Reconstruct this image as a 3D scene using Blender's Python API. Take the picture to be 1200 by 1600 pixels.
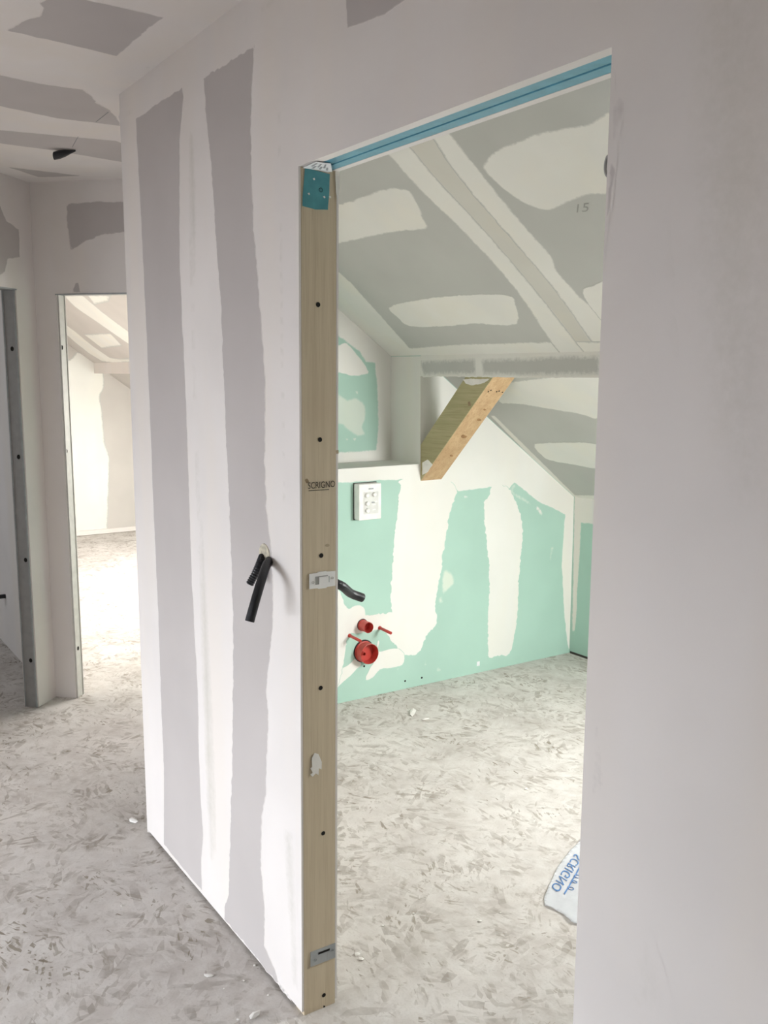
import bpy, bmesh, math, random
from mathutils import Vector, Matrix, noise
from mathutils.geometry import delaunay_2d_cdt

for o in list(bpy.data.objects): bpy.data.objects.remove(o)
S = bpy.context.scene
COL = S.collection

# ------------------------------------------------------------------ camera
F_PX = 1471.475
CAM = Vector((1.938, -1.0368, 1.6491)); YAW, PITCH, ROLL = 0.991, -0.1483, 0.0011
Fw = Vector((-math.sin(YAW)*math.cos(PITCH), math.cos(YAW)*math.cos(PITCH), math.sin(PITCH)))
Rt = Vector((math.cos(YAW), math.sin(YAW), 0)); Up = Rt.cross(Fw)
Rt, Up = Rt*math.cos(ROLL)+Up*math.sin(ROLL), Up*math.cos(ROLL)-Rt*math.sin(ROLL)
cam = bpy.data.cameras.new('camera'); cam.sensor_fit = 'VERTICAL'; cam.sensor_height = 36
cam.lens = F_PX/1600*36; cam.clip_start = 0.02
co = bpy.data.objects.new('camera', cam); COL.objects.link(co)
m = Matrix((Rt, Up, -Fw)).transposed().to_4x4(); m.translation = CAM
co.matrix_world = m; S.camera = co

# ------------------------------------------------------------------ world, lights, exposure
w = bpy.data.worlds.new('world'); S.world = w; w.use_nodes = True
w.node_tree.nodes['Background'].inputs[0].default_value = (0.75, 0.85, 1.0, 1)
w.node_tree.nodes['Background'].inputs[1].default_value = 0.6
S.view_settings.view_transform = 'Standard'; S.view_settings.look = 'None'
S.view_settings.gamma = 1; S.view_settings.use_curve_mapping = False
S.view_settings.exposure = 0.0
S.cycles.use_adaptive_sampling = True; S.cycles.adaptive_threshold = 0.06; S.cycles.max_bounces = 6; S.cycles.use_light_tree = False

def area(name, loc, direction, sx, sy, power, color):
    l = bpy.data.lights.new(name, 'AREA'); l.shape = 'RECTANGLE'; l.size = sx; l.size_y = sy
    l.energy = power; l.color = color
    o = bpy.data.objects.new(name, l); COL.objects.link(o); o.location = loc
    o.rotation_euler = Vector(direction).to_track_quat('-Z', 'Y').to_euler()
    return o

# room measures (metres); y = 0 is the hall face of the door wall, x = 0 the timber jamb
XC, X1, HC, WT = -1.205, 0.93, 2.529, 0.104
XG, XR, YB, YK, ZL, ZB, ZK = -1.979, -2.249, 1.749, 2.843, 1.180, 1.6246, 0.9334
TS = math.tan(0.6284)
slope = lambda y: ZK+(YK-y)*TS
SN = Vector((0, -TS, -1)).normalized()          # inward normal of the roof slope
WX, WY = -2.855, 0.096                          # corner of the two diagonal walls
D1 = Vector((1, 1, 0)).normalized(); D2 = Vector((1, -1, 0)).normalized()

# daylight through the roof window of the bathroom
SKX0, SKX1, SKY0, SKY1 = 0.0, 0.95, 1.98, 2.62
ym = (SKY0+SKY1)/2
area('bathroom_daylight', Vector(((SKX0+SKX1)/2, ym, slope(ym)))-SN*0.05, SN+Vector((-1.6, 0, 0.45)), 0.9, 0.74, 86, (1.0, 1.0, 0.975))
# daylight through the roof window of the far room
area('far_room_daylight', Vector((-5.0, 2.3, slope(2.3)))-SN*0.05, SN+Vector((-0.7, 0, 0.2)), 1.9, 0.72, 110, (1.0, 0.955, 0.915))
area('far_room_added_light', Vector((-3.5, 2.25, slope(2.25)))-SN*0.05, SN+Vector((0.45, -0.35, 0.1)), 0.8, 0.6, 70, (1.0, 0.955, 0.915))  # second source, added to brighten the hall floor through the doorway
# hall window behind the camera and window of the side room
hl = area('hall_daylight', (-0.5, -2.98, 0.65), (0.0, 1, -0.72), 2.0, 1.0, 80, (0.885, 0.935, 1.0)); hl.data.spread = math.radians(140)
area('side_room_daylight', (-4.0, -2.48, 1.3), (0, 1, 0), 1.2, 1.2, 14, (0.86, 0.93, 1.0))

# ------------------------------------------------------------------ planes and pixel rays
class Plane:
    def __init__(s, o, u, v, n): s.o, s.u, s.v, s.n = Vector(o), Vector(u).normalized(), Vector(v).normalized(), Vector(n).normalized()
    def at(s, px, py):
        d = Fw+Rt*((px-600)/F_PX)-Up*((py-800)/F_PX)
        return CAM+d*((s.o-CAM).dot(s.n)/d.dot(s.n))
    def uv(s, p): return Vector(((p-s.o).dot(s.u), (p-s.o).dot(s.v)))
    def pt(s, a, b, h=0): return s.o+s.u*a+s.v*b+s.n*h
Z = (0, 0, 1)
P_MAIN = Plane((0, 0, 0), (1, 0, 0), Z, (0, -1, 0))
P_FLOOR = Plane((0, 0, 0), (1, 0, 0), (0, 1, 0), Z)
P_CEIL = Plane((0, 0, HC), (1, 0, 0), (0, 1, 0), (0, 0, -1))
P_BL = Plane((XG, 0, 0), (0, 1, 0), Z, (1, 0, 0))
P_REC = Plane((XR, 0, 0), (0, 1, 0), Z, (1, 0, 0))
P_SLOPE = Plane((0, YK, ZK), (1, 0, 0), (0, 1, -TS), SN)
P_YB = Plane((0, YB, 0), (1, 0, 0), Z, (0, -1, 0))
P_KNEE = Plane((0, YK, 0), (1, 0, 0), Z, (0, -1, 0))
P_A = Plane((WX, WY, 0), D2, Z, D1)
P_B = Plane((WX, WY, 0), D1, Z, D2)
P_GABLE = Plane((-7.6, 0, 0), (0, 1, 0), Z, (1, 0, 0))
J0, J1 = Vector((-0.029, 0, 0)), Vector((0.006, 0, 2.1))
P_JAMB = Plane(J0, (0, 1, 0), J1-J0, Vector((0, 1, 0)).cross(J1-J0))

# ------------------------------------------------------------------ materials
MATS = {}
def new_mat(name):
    m = bpy.data.materials.new(name); m.use_nodes = True
    nt = m.node_tree; b = nt.nodes['Principled BSDF']
    return m, nt, b
def N(nt, t, **kw):
    n = nt.nodes.new(t)
    for k, v in kw.items():
        if k.startswith('i_'):
            key = k[2:]; key = int(key) if key.isdigit() else key
            n.inputs[key].default_value = v
        else: setattr(n, k, v)
    return n
def c4(c): return (c[0], c[1], c[2], 1)
def mixrgb(nt, f, a, b, mode='MIX'):
    n = nt.nodes.new('ShaderNodeMix'); n.data_type = 'RGBA'; n.blend_type = mode
    for s, v in ((n.inputs['Factor'], f), (n.inputs['A'], a), (n.inputs['B'], b)):
        if hasattr(v, 'is_linked'): nt.links.new(v, s)
        elif isinstance(v, (int, float)): s.default_value = v
        else: s.default_value = c4(v)
    return n.outputs['Result']
def maprange(nt, v, a, b, c=0.0, d=1.0):
    n = nt.nodes.new('ShaderNodeMapRange'); n.clamp = True
    nt.links.new(v, n.inputs[0])
    for i, x in enumerate((a, b, c, d)): n.inputs[i+1].default_value = x
    return n.outputs[0]
def math_(nt, op, a, b):
    n = nt.nodes.new('ShaderNodeMath'); n.operation = op
    for i, v in enumerate((a, b)):
        if hasattr(v, 'is_linked'): nt.links.new(v, n.inputs[i])
        else: n.inputs[i].default_value = v
    return n.outputs[0]
def noise_(nt, scale, detail=3, stretch=(1, 1, 1), rough=0.5, vec=None):
    if vec is None:
        g = nt.nodes.new('ShaderNodeNewGeometry'); vec = g.outputs['Position']
    mp = nt.nodes.new('ShaderNodeMapping'); mp.inputs['Scale'].default_value = stretch
    nt.links.new(vec, mp.inputs['Vector'])
    n = nt.nodes.new('ShaderNodeTexNoise'); n.inputs['Scale'].default_value = scale
    n.inputs['Detail'].default_value = detail; n.inputs['Roughness'].default_value = rough
    nt.links.new(mp.outputs[0], n.inputs['Vector'])
    return n.outputs[0]
def bump(nt, b, h, strength, dist=0.002):
    n = nt.nodes.new('ShaderNodeBump'); n.inputs['Strength'].default_value = strength; n.inputs['Distance'].default_value = dist
    nt.links.new(h, n.inputs['Height']); nt.links.new(n.outputs[0], b.inputs['Normal'])

def plaster_color(nt, col, var=0.06):
    """joint compound: cloudy, with long soft trowel strokes"""
    a = noise_(nt, 2.2, 3); b_ = noise_(nt, 5, 2, (1, 1, 0.18))
    lo = tuple(c*(1-var) for c in col)
    warm = (col[0]*0.98, col[1]*0.965, col[2]*0.935)
    c = mixrgb(nt, maprange(nt, a, 0.38, 0.62), lo, col)
    return mixrgb(nt, maprange(nt, b_, 0.45, 0.7), c, warm)
def board_color(nt, col, var=0.03):
    a = noise_(nt, 3.0, 2)
    return mixrgb(nt, maprange(nt, a, 0.35, 0.65), tuple(c*(1-var) for c in col), tuple(min(1, c*(1+var)) for c in col))
def surf(name, col, kind='plaster', rough=0.85):
    m, nt, b = new_mat(name)
    c = plaster_color(nt, col) if kind == 'plaster' else board_color(nt, col)
    nt.links.new(c, b.inputs['Base Color']); b.inputs['Roughness'].default_value = rough
    b.inputs['Specular IOR Level'].default_value = 0.25
    if kind == 'plaster': bump(nt, b, noise_(nt, 9, 2, (1, 1, 0.5)), 0.25, 0.003)
    MATS[name] = m; return m
def film(name, under, over, okind='plaster', ukind='board', lo=0.15, hi=0.85):
    """thin coat: 'cover' attribute (0 at the feathered edge) blends the ground colour into the coat"""
    m, nt, b = new_mat(name)
    at = N(nt, 'ShaderNodeAttribute', attribute_name='cover')
    n1 = noise_(nt, 60, 2, rough=0.65); n2 = noise_(nt, 12, 2)
    g = math_(nt, 'ADD', math_(nt, 'MULTIPLY', math_(nt, 'SUBTRACT', n1, 0.5), 1.1), math_(nt, 'MULTIPLY', math_(nt, 'SUBTRACT', n2, 0.5), 0.7))
    f = math_(nt, 'ADD', at.outputs['Fac'], math_(nt, 'MULTIPLY', g, maprange(nt, at.outputs['Fac'], 0.05, 0.5)))
    f = maprange(nt, f, lo, hi)
    pick = lambda k, c: plaster_color(nt, c) if k == 'plaster' else board_color(nt, c)
    nt.links.new(mixrgb(nt, f, pick(ukind, under), pick(okind, over)), b.inputs['Base Color'])
    b.inputs['Roughness'].default_value = 0.85; b.inputs['Specular IOR Level'].default_value = 0.25
    MATS[name] = m; return m
PL = (0.80, 0.760, 0.735); BD = (0.52, 0.485, 0.472)
PLB = (0.81, 0.805, 0.765); BDB = (0.515, 0.52, 0.495); GR = (0.415, 0.605, 0.52); GRD = (0.26, 0.50, 0.41)
surf('plaster', PL); surf('raw_wall', (0.36, 0.29, 0.235)); surf('board', BD, 'board'); surf('plaster_bath', PLB); surf('board_bath', BDB, 'board')
surf('green_board', GR, 'board'); surf('board_far', (0.56, 0.53, 0.50), 'board')
film('bare_board', PL, BD, 'board', 'plaster'); film('smear_board', PL, tuple(c*1.12 for c in BD), 'board', 'plaster', 0.3, 1.5)
film('compound_grey', BDB, PLB); film('compound_green', GR, PLB); film('tape_grey', (0.72, 0.715, 0.675), (0.67, 0.66, 0.61), 'plaster', 'plaster')
film('thin_green', GR, (0.66, 0.74, 0.66), 'plaster', 'board', 0.2, 1.3); film('tape_hall', PL, (0.66, 0.63, 0.585), 'plaster', 'plaster', 0.2, 1.6)
film('bare_bath', PLB, BDB, 'board', 'plaster')

def plain(name, col, rough=0.5, metal=0.0, var=0.06, scale=30, bmp=0.0, spec=0.4):
    m, nt, b = new_mat(name)
    n = noise_(nt, scale, 3)
    nt.links.new(mixrgb(nt, maprange(nt, n, 0.3, 0.7), tuple(c*(1-var) for c in col), tuple(min(1, c*(1+var)) for c in col)), b.inputs['Base Color'])
    b.inputs['Roughness'].default_value = rough; b.inputs['Metallic'].default_value = metal
    b.inputs['Specular IOR Level'].default_value = spec
    if bmp: bump(nt, b, n, bmp)
    MATS[name] = m; return m
plain('steel', (0.38, 0.38, 0.37), 0.55, 0.35); plain('pale_steel', (0.60, 0.58, 0.545), 0.6, 0.1); plain('zinc', (0.40, 0.42, 0.43), 0.5, 0.5, 0.1)
plain('bright_plate', (0.90, 0.90, 0.89), 0.3, 0.0, 0.02); plain('black_plastic', (0.018, 0.019, 0.022), 0.45)
plain('dark_hole', (0.012, 0.010, 0.008), 0.9); plain('red_plastic', (0.52, 0.060, 0.045), 0.38, spec=0.5)
plain('white_plastic', (0.80, 0.80, 0.77), 0.4); plain('grey_plastic', (0.66, 0.66, 0.63), 0.5)
plain('blue_film', (0.115, 0.33, 0.435), 0.35, var=0.12); plain('blue_dark', (0.03, 0.10, 0.14), 0.5)
plain('blue_tape', (0.085, 0.30, 0.34), 0.4, var=0.12); plain('paper', (0.82, 0.83, 0.84), 0.7)
plain('ink_black', (0.035, 0.028, 0.02), 0.8); plain('ink_blue', (0.10, 0.22, 0.46), 0.6); plain('pencil', (0.33, 0.33, 0.31), 0.8)
plain('clay', (0.52, 0.48, 0.38), 0.9, var=0.25, scale=90, bmp=0.4); plain('crumb', (0.82, 0.80, 0.76), 0.9)
plain('print_grey', (0.35, 0.36, 0.37), 0.8); plain('gap_and_shade_dark', (0.05, 0.045, 0.04), 0.95); plain('glass_frame', (0.7, 0.7, 0.68), 0.5)

def wood(name, lo, hi, dark, along=(60, 60, 2.2), fine=(300, 300, 6)):
    m, nt, b = new_mat(name)
    tc = nt.nodes.new('ShaderNodeTexCoord'); v = tc.outputs['Object']
    a = noise_(nt, 1, 4, along, vec=v); f = noise_(nt, 1, 3, fine, vec=v); big = noise_(nt, 2.2, 2, vec=v)
    c = mixrgb(nt, maprange(nt, a, 0.3, 0.7), lo, hi)
    c = mixrgb(nt, maprange(nt, f, 0.52, 0.75, 0, 0.55), c, dark)
    c = mixrgb(nt, maprange(nt, big, 0.55, 0.8, 0, 0.4), c, dark)
    nt.links.new(c, b.inputs['Base Color']); b.inputs['Roughness'].default_value = 0.65
    b.inputs['Specular IOR Level'].default_value = 0.3
    bump(nt, b, f, 0.15, 0.001); MATS[name] = m; return m
wood('pine', (0.58, 0.485, 0.345), (0.66, 0.565, 0.415), (0.49, 0.395, 0.265))
wood('strut_olive', (0.40, 0.365, 0.205), (0.49, 0.44, 0.26), (0.29, 0.25, 0.13), (2.5, 40, 40), (7, 160, 160))
wood('strut_brown', (0.46, 0.305, 0.165), (0.56, 0.39, 0.225), (0.30, 0.17, 0.075), (3, 30, 30), (9, 120, 120))

def floor_mat():
    m, nt, b = new_mat('osb_floor')
    g = nt.nodes.new('ShaderNodeNewGeometry'); pos = g.outputs['Position']
    def flakes(scale, offs, lx, ly, t0, t1, spread):
        ad = N(nt, 'ShaderNodeVectorMath', operation='ADD'); nt.links.new(pos, ad.inputs[0]); ad.inputs[1].default_value = offs
        vo = nt.nodes.new('ShaderNodeTexVoronoi'); vo.inputs['Scale'].default_value = scale
        nt.links.new(ad.outputs[0], vo.inputs['Vector'])
        sp = nt.nodes.new('ShaderNodeSeparateColor'); nt.links.new(vo.outputs['Color'], sp.inputs[0])
        ang = maprange(nt, sp.outputs[0], 0, 1, -spread, spread)
        ro = nt.nodes.new('ShaderNodeVectorRotate'); ro.rotation_type = 'Z_AXIS'
        nt.links.new(ad.outputs[0], ro.inputs['Vector']); nt.links.new(ang, ro.inputs['Angle'])
        n = noise_(nt, 1, 2, (lx, ly, 1), 0.6, vec=ro.outputs[0])
        return maprange(nt, n, t0, t1), sp.outputs[1]
    f1, r1 = flakes(8, (0, 0, 0.3), 13, 70, 0.555, 0.60, 0.8)
    f2, r2 = flakes(17, (3.1, 1.7, 0.1), 20, 95, 0.58, 0.62, 1.4)
    f3, r3 = flakes(6, (7.7, 4.2, 0.2), 9, 46, 0.62, 0.65, 0.7)
    def chips(cell, offs, lx, ly, spread):
        ad = N(nt, 'ShaderNodeVectorMath', operation='ADD'); nt.links.new(pos, ad.inputs[0]); ad.inputs[1].default_value = offs
        vo = nt.nodes.new('ShaderNodeTexVoronoi'); vo.inputs['Scale'].default_value = cell; nt.links.new(ad.outputs[0], vo.inputs['Vector'])
        sp = nt.nodes.new('ShaderNodeSeparateColor'); nt.links.new(vo.outputs['Color'], sp.inputs[0])
        ro = nt.nodes.new('ShaderNodeVectorRotate'); ro.rotation_type = 'Z_AXIS'
        nt.links.new(ad.outputs[0], ro.inputs['Vector']); nt.links.new(maprange(nt, sp.outputs[0], 0, 1, -spread, spread), ro.inputs['Angle'])
        mp = nt.nodes.new('ShaderNodeMapping'); mp.inputs['Scale'].default_value = (lx, ly, 1); nt.links.new(ro.outputs[0], mp.inputs['Vector'])
        v2 = nt.nodes.new('ShaderNodeTexVoronoi'); v2.inputs['Scale'].default_value = 1; nt.links.new(mp.outputs[0], v2.inputs['Vector'])
        s2 = nt.nodes.new('ShaderNodeSeparateColor'); nt.links.new(v2.outputs['Color'], s2.inputs[0])
        return s2.outputs[0]
    h1 = chips(7, (1.3, 0.4, 0.25), 13, 42, 1.2); h2 = chips(10, (5.3, 2.4, 0.15), 22, 70, 1.5)
    cloud = noise_(nt, 3.0, 3, rough=0.65); c2 = noise_(nt, 17, 3, rough=0.6); c3 = noise_(nt, 1.1, 2)
    base = mixrgb(nt, maprange(nt, cloud, 0.36, 0.64), (0.50, 0.462, 0.43), (0.68, 0.645, 0.61))
    base = mixrgb(nt, maprange(nt, c2, 0.40, 0.68, 0, 0.55), base, (0.69, 0.67, 0.64))
    base = mixrgb(nt, maprange(nt, c3, 0.5, 0.7, 0, 0.25), base, (0.60, 0.54, 0.50))
    wear = maprange(nt, noise_(nt, 7, 4, rough=0.6), 0.42, 0.62)
    base = mixrgb(nt, math_(nt, 'MULTIPLY', maprange(nt, h1, 0.60, 0.95, 0, 0.8), wear), base, (0.33, 0.295, 0.26))
    base = mixrgb(nt, math_(nt, 'MULTIPLY', maprange(nt, h2, 0.66, 0.95, 0, 0.75), wear), base, (0.34, 0.30, 0.26))
    base = mixrgb(nt, maprange(nt, h2, 0.25, 0.0, 0, 0.35), base, (0.69, 0.665, 0.635))
    k1 = math_(nt, 'MULTIPLY', f1, maprange(nt, r1, 0.3, 0.9, 0, 0.85))
    k2 = math_(nt, 'MULTIPLY', f2, maprange(nt, r2, 0.3, 0.95, 0, 0.75))
    k3 = math_(nt, 'MULTIPLY', f3, maprange(nt, r3, 0.4, 0.9, 0, 0.9))
    gate = maprange(nt, h1, 0.35, 0.5); gate2 = maprange(nt, h2, 0.45, 0.55); grain = noise_(nt, 150, 3)
    base = mixrgb(nt, maprange(nt, grain, 0.5, 0.75, 0, 0.3), base, (0.42, 0.39, 0.355))
    k1 = math_(nt, 'MULTIPLY', k1, gate2); k3 = math_(nt, 'MULTIPLY', k3, gate); k2 = math_(nt, 'MULTIPLY', k2, gate)
    dust = maprange(nt, noise_(nt, 4.5, 3), 0.40, 0.56, 0.25, 1.0)
    c = mixrgb(nt, math_(nt, 'MULTIPLY', k2, dust), base, (0.33, 0.285, 0.235))
    c = mixrgb(nt, math_(nt, 'MULTIPLY', k1, dust), c, (0.27, 0.235, 0.185))
    c = mixrgb(nt, math_(nt, 'MULTIPLY', k3, dust), c, (0.22, 0.18, 0.135))
    nt.links.new(c, b.inputs['Base Color']); b.inputs['Roughness'].default_value = 0.7
    b.inputs['Specular IOR Level'].default_value = 0.3
    bump(nt, b, noise_(nt, 40, 2), 0.25, 0.002)
    MATS['osb_floor'] = m
floor_mat()
def film_sheet():
    m, nt, b = new_mat('plastic_film')
    b.inputs['Base Color'].default_value = (0.86, 0.88, 0.92, 1); b.inputs['Roughness'].default_value = 0.25
    b.inputs['Alpha'].default_value = 0.5
    n = noise_(nt, 14, 3); bump(nt, b, n, 0.6, 0.01); MATS['plastic_film'] = m
film_sheet()

# ------------------------------------------------------------------ mesh helpers
def link(name, me, mat, parent=None, smooth=False):
    o = bpy.data.objects.new(name, me); COL.objects.link(o)
    for x in (mat if isinstance(mat, (list, tuple)) else [mat]): me.materials.append(MATS[x])
    if parent is not None: o.parent = parent
    if smooth:
        for p in me.polygons: p.use_smooth = True
    return o
def bm_obj(name, bm, mat, parent=None, smooth=False, bevel=0):
    if bevel: bmesh.ops.bevel(bm, geom=[e for e in bm.edges], offset=bevel, segments=2, affect='EDGES', profile=0.6)
    bmesh.ops.recalc_face_normals(bm, faces=bm.faces)
    me = bpy.data.meshes.new(name); bm.to_mesh(me); bm.free()
    return link(name, me, mat, parent, smooth)
def thing(name, label, cat, loc=(0, 0, 0), group=None):
    o = bpy.data.objects.new(name, None); COL.objects.link(o); o.location = loc; o.empty_display_size = 0.05
    o['label'] = label; o['category'] = cat
    if group: o['group'] = group
    bpy.context.view_layer.update()
    return o
def tag(o, label, cat, group=None):
    o['label'] = label; o['category'] = cat
    if group: o['group'] = group
    return o
def struct(o, label, cat):
    o['kind'] = 'structure'; o['label'] = label; o['category'] = cat; return o
def rebase(o, parent):                     # mesh was made in world coordinates: keep it there under a placed Empty
    o.matrix_parent_inverse = Matrix.Translation(-parent.location); return o
def prism(bm, pts, d):                     # polygon (3-D points) extruded by vector d
    a = [bm.verts.new(Vector(p)) for p in pts]; b = [bm.verts.new(Vector(p)+Vector(d)) for p in pts]
    n = len(pts); bm.faces.new(a); bm.faces.new(b[::-1])
    for i in range(n): bm.faces.new((a[i], a[(i+1) % n], b[(i+1) % n], b[i]))
def box(bm, x0, x1, y0, y1, z0, z1): prism(bm, [(x0, y0, z0), (x1, y0, z0), (x1, y1, z0), (x0, y1, z0)], (0, 0, z1-z0))
def wall_seg(bm, p0, p1, nin, t, z0, z1, holes=()):
    p0, p1, nin = Vector(p0), Vector(p1), Vector(nin).normalized(); L = (p1-p0).length; d = (p1-p0)/L
    def b(s0, s1, a, c):
        q = [p0+d*s0, p0+d*s1, p0+d*s1+nin*t, p0+d*s0+nin*t]
        prism(bm, [(v.x, v.y, a) for v in q], (0, 0, c-a))
    s = 0
    for (s0, s1, h0, h1) in holes:
        if s0 > s: b(s, s0, z0, z1)
        if h0 > z0: b(s0, s1, z0, h0)
        if h1 < z1: b(s0, s1, h1, z1)
        s = s1
    if s < L: b(s, L, z0, z1)
def tube(bm, pts, r, seg=12, r_in=0, ridge=0, caps=True):
    """round tube along points; ridge > 0 alternates the radius (corrugated conduit); r_in opens the far end"""
    pts = [Vector(p) for p in pts]; rings = []; up = None
    for i, p in enumerate(pts):
        t = (pts[min(i+1, len(pts)-1)]-pts[max(i-1, 0)]).normalized()
        if up is None: up = t.orthogonal().normalized()
        up = (up-t*up.dot(t)).normalized(); side = t.cross(up)
        rr = r-(ridge if i % 2 else 0)
        rings.append([bm.verts.new(p+(up*math.cos(a)+side*math.sin(a))*rr) for a in [2*math.pi*k/seg for k in range(seg)]])
    if r_in:
        t = (pts[-1]-pts[-2]).normalized(); side = t.cross(up)
        for back in (0, 0.03):
            rings.append([bm.verts.new(pts[-1]-t*back+(up*math.cos(a)+side*math.sin(a))*r_in) for a in [2*math.pi*k/seg for k in range(seg)]])
    for A, B in zip(rings, rings[1:]):
        for k in range(seg): bm.faces.new((A[k], A[(k+1) % seg], B[(k+1) % seg], B[k]))
    bm.faces.new(rings[0][::-1]); bm.faces.new(rings[-1])
def spline(pts, n):
    pts = [Vector(p) for p in pts]; out = []
    P = [pts[0]*2-pts[1]]+pts+[pts[-1]*2-pts[-2]]
    for i in range(1, len(P)-2):
        for k in range(n):
            t = k/n; a, b, c, d = P[i-1:i+3]
            out.append(0.5*((2*b)+(c-a)*t+(2*a-5*b+4*c-d)*t*t+(3*b-a-3*c+d)*t**3))
    return out+[pts[-1]]

PATCH_H = [0]
def patch(name, plane, px, mat, parent, amp=0.004, soft=0.012, step=0.014, h=None, seed=0, world=False, freq=28, border=None, rnd=None):
    """a thin coat of compound (or a bare piece of board) with a ragged edge, lying on a plane; outline given as points seen on that plane"""
    skirt = soft < 0.011 and not mat.startswith(('smear', 'thin', 'tape'))
    if h is None: PATCH_H[0] = (PATCH_H[0]+1) % 8; h = 0.0003+PATCH_H[0]*0.00008 if skirt else 0.00012+PATCH_H[0]*0.00003
    pts = [plane.uv(Vector(p)) if world else plane.uv(plane.at(*p)) for p in px]
    if (rnd if rnd is not None else (not world and not border)) and mat.startswith(('compound', 'thin', 'smear', 'tape')) and len(pts) > 4:   # round the outline
        pp = []; m_ = len(pts)
        for i in range(m_):
            a, b, c, d = pts[i-1], pts[i], pts[(i+1) % m_], pts[(i+2) % m_]
            for k in range(3):
                t = k/3; pp.append(0.5*((2*b)+(c-a)*t+(2*a-5*b+4*c-d)*t*t+(3*b-a-3*c+d)*t**3))
        pts = pp
    ol = []; fx = []; n = len(pts); s = seed*13.7+len(name)+n*3.1
    for i in range(n):
        a, b = pts[i], pts[(i+1) % n]; L = (b-a).length; k = max(1, min(400, int(L/step)))
        nrm = Vector((-(b-a).y, (b-a).x))/max(L, 1e-6); mid = (a+b)/2
        fixed = bool(border and border(plane.pt(a.x, a.y)) and border(plane.pt(b.x, b.y)) and border(plane.pt(mid.x, mid.y)))
        for j in range(k):
            t = j/k; q = a.lerp(b, t); w_ = s+L*t
            e = noise.noise((w_*freq, s, 0))+0.6*noise.noise((w_*freq*2.6, s, 5))
            ol.append(q+nrm*(0 if fixed else e*amp)); fx.append(fixed)
        s += L
    xs = [q.x for q in ol]; ys = [q.y for q in ol]
    g = max(0.012, min(0.035, max(max(xs)-min(xs), max(ys)-min(ys))/40))
    segs = [(ol[i], ol[(i+1) % len(ol)]) for i in range(len(ol))]
    def inside(x, y):
        c = False
        for a, b in segs:
            if (a.y > y) != (b.y > y) and x < (b.x-a.x)*(y-a.y)/(b.y-a.y)+a.x: c = not c
        return c
    free = [sg for sg, f_ in zip(segs, fx) if not f_]
    def dist(x, y):
        best = 1e9
        for a, b in free:
            dx, dy = b.x-a.x, b.y-a.y; l2 = dx*dx+dy*dy
            t = 0 if l2 < 1e-12 else max(0, min(1, ((x-a.x)*dx+(y-a.y)*dy)/l2))
            ex, ey = a.x+dx*t-x, a.y+dy*t-y; d2 = ex*ex+ey*ey
            if d2 < best: best = d2
        return math.sqrt(best)
    V = list(ol); cov = [min(3.0, dist(q.x, q.y)/soft) if border else 0.0 for q in ol]
    y = min(ys)+g/2
    while y < max(ys):
        x = min(xs)+g/2
        while x < max(xs):
            if inside(x, y):
                d_ = dist(x, y)
                if d_ > g*0.35: V.append(Vector((x, y))); cov.append(min(3.0, d_/soft))
            x += g
        y += g
    if soft < g*0.6:                       # crisp edge: a ring just inside the outline
        for i in range(0, len(ol)):
            a, b = ol[i-1], ol[(i+1) % len(ol)]; t = b-a
            if t.length < 1e-6: continue
            for sg in (1, -1):
                q = ol[i]+Vector((-t.y, t.x)).normalized()*soft*1.6*sg
                if inside(q.x, q.y):
                    d_ = dist(q.x, q.y)
                    if d_ > soft: V.append(q); cov.append(min(3.0, d_/soft))
                    break
    res = delaunay_2d_cdt(V, [(i, (i+1) % len(ol)) for i in range(len(ol))], [], 1, 1e-5)
    vv, ff, orig = res[0], res[2], res[3]
    me = bpy.data.meshes.new(name)
    me.from_pydata([plane.pt(q.x, q.y, h) for q in vv], [], [tuple(f) for f in ff])
    at = me.attributes.new('cover', 'FLOAT', 'POINT')
    at.data.foreach_set('value', [cov[o_[0]] if o_ and o_[0] < len(cov) else 0.0 for o_ in orig])
    bm = bmesh.new(); bm.from_mesh(me)
    for f in bm.faces:
        if f.normal.dot(plane.n) < 0: f.normal_flip()
    be = [e for e in bm.edges if e.is_boundary]
    r = bmesh.ops.extrude_edge_only(bm, edges=be) if skirt else {'geom': []}
    bmesh.ops.translate(bm, vec=-plane.n*(h+0.0003), verts=[v for v in r['geom'] if isinstance(v, bmesh.types.BMVert)])
    bm.to_mesh(me); bm.free()
    return link(name, me, mat, parent)
def text_mesh(name, s, mat, parent, origin, u, v, height, width=None, depth=0.0006, mirror=False):
    cu = bpy.data.curves.new('t', 'FONT'); cu.body = s; cu.size = 1; cu.extrude = 0.0
    to = bpy.data.objects.new('t', cu); COL.objects.link(to); bpy.context.view_layer.update()
    me = bpy.data.meshes.new_from_object(to.evaluated_get(bpy.context.evaluated_depsgraph_get()))
    bpy.data.objects.remove(to)
    xs = [p.co.x for p in me.vertices]; ys = [p.co.y for p in me.vertices]
    x0, x1_, y0, y1_ = min(xs), max(xs), min(ys), max(ys)
    sy = height/(y1_-y0); sx = (width/(x1_-x0)) if width else sy
    u, v = Vector(u).normalized(), Vector(v).normalized(); n = u.cross(v)
    if mirror: n = -n
    for p in me.vertices: p.co = Vector(origin)+u*((p.co.x-x0)*sx)+v*((p.co.y-y0)*sy)+n*depth
    me.name = name
    return link(name, me, mat, parent)
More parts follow.
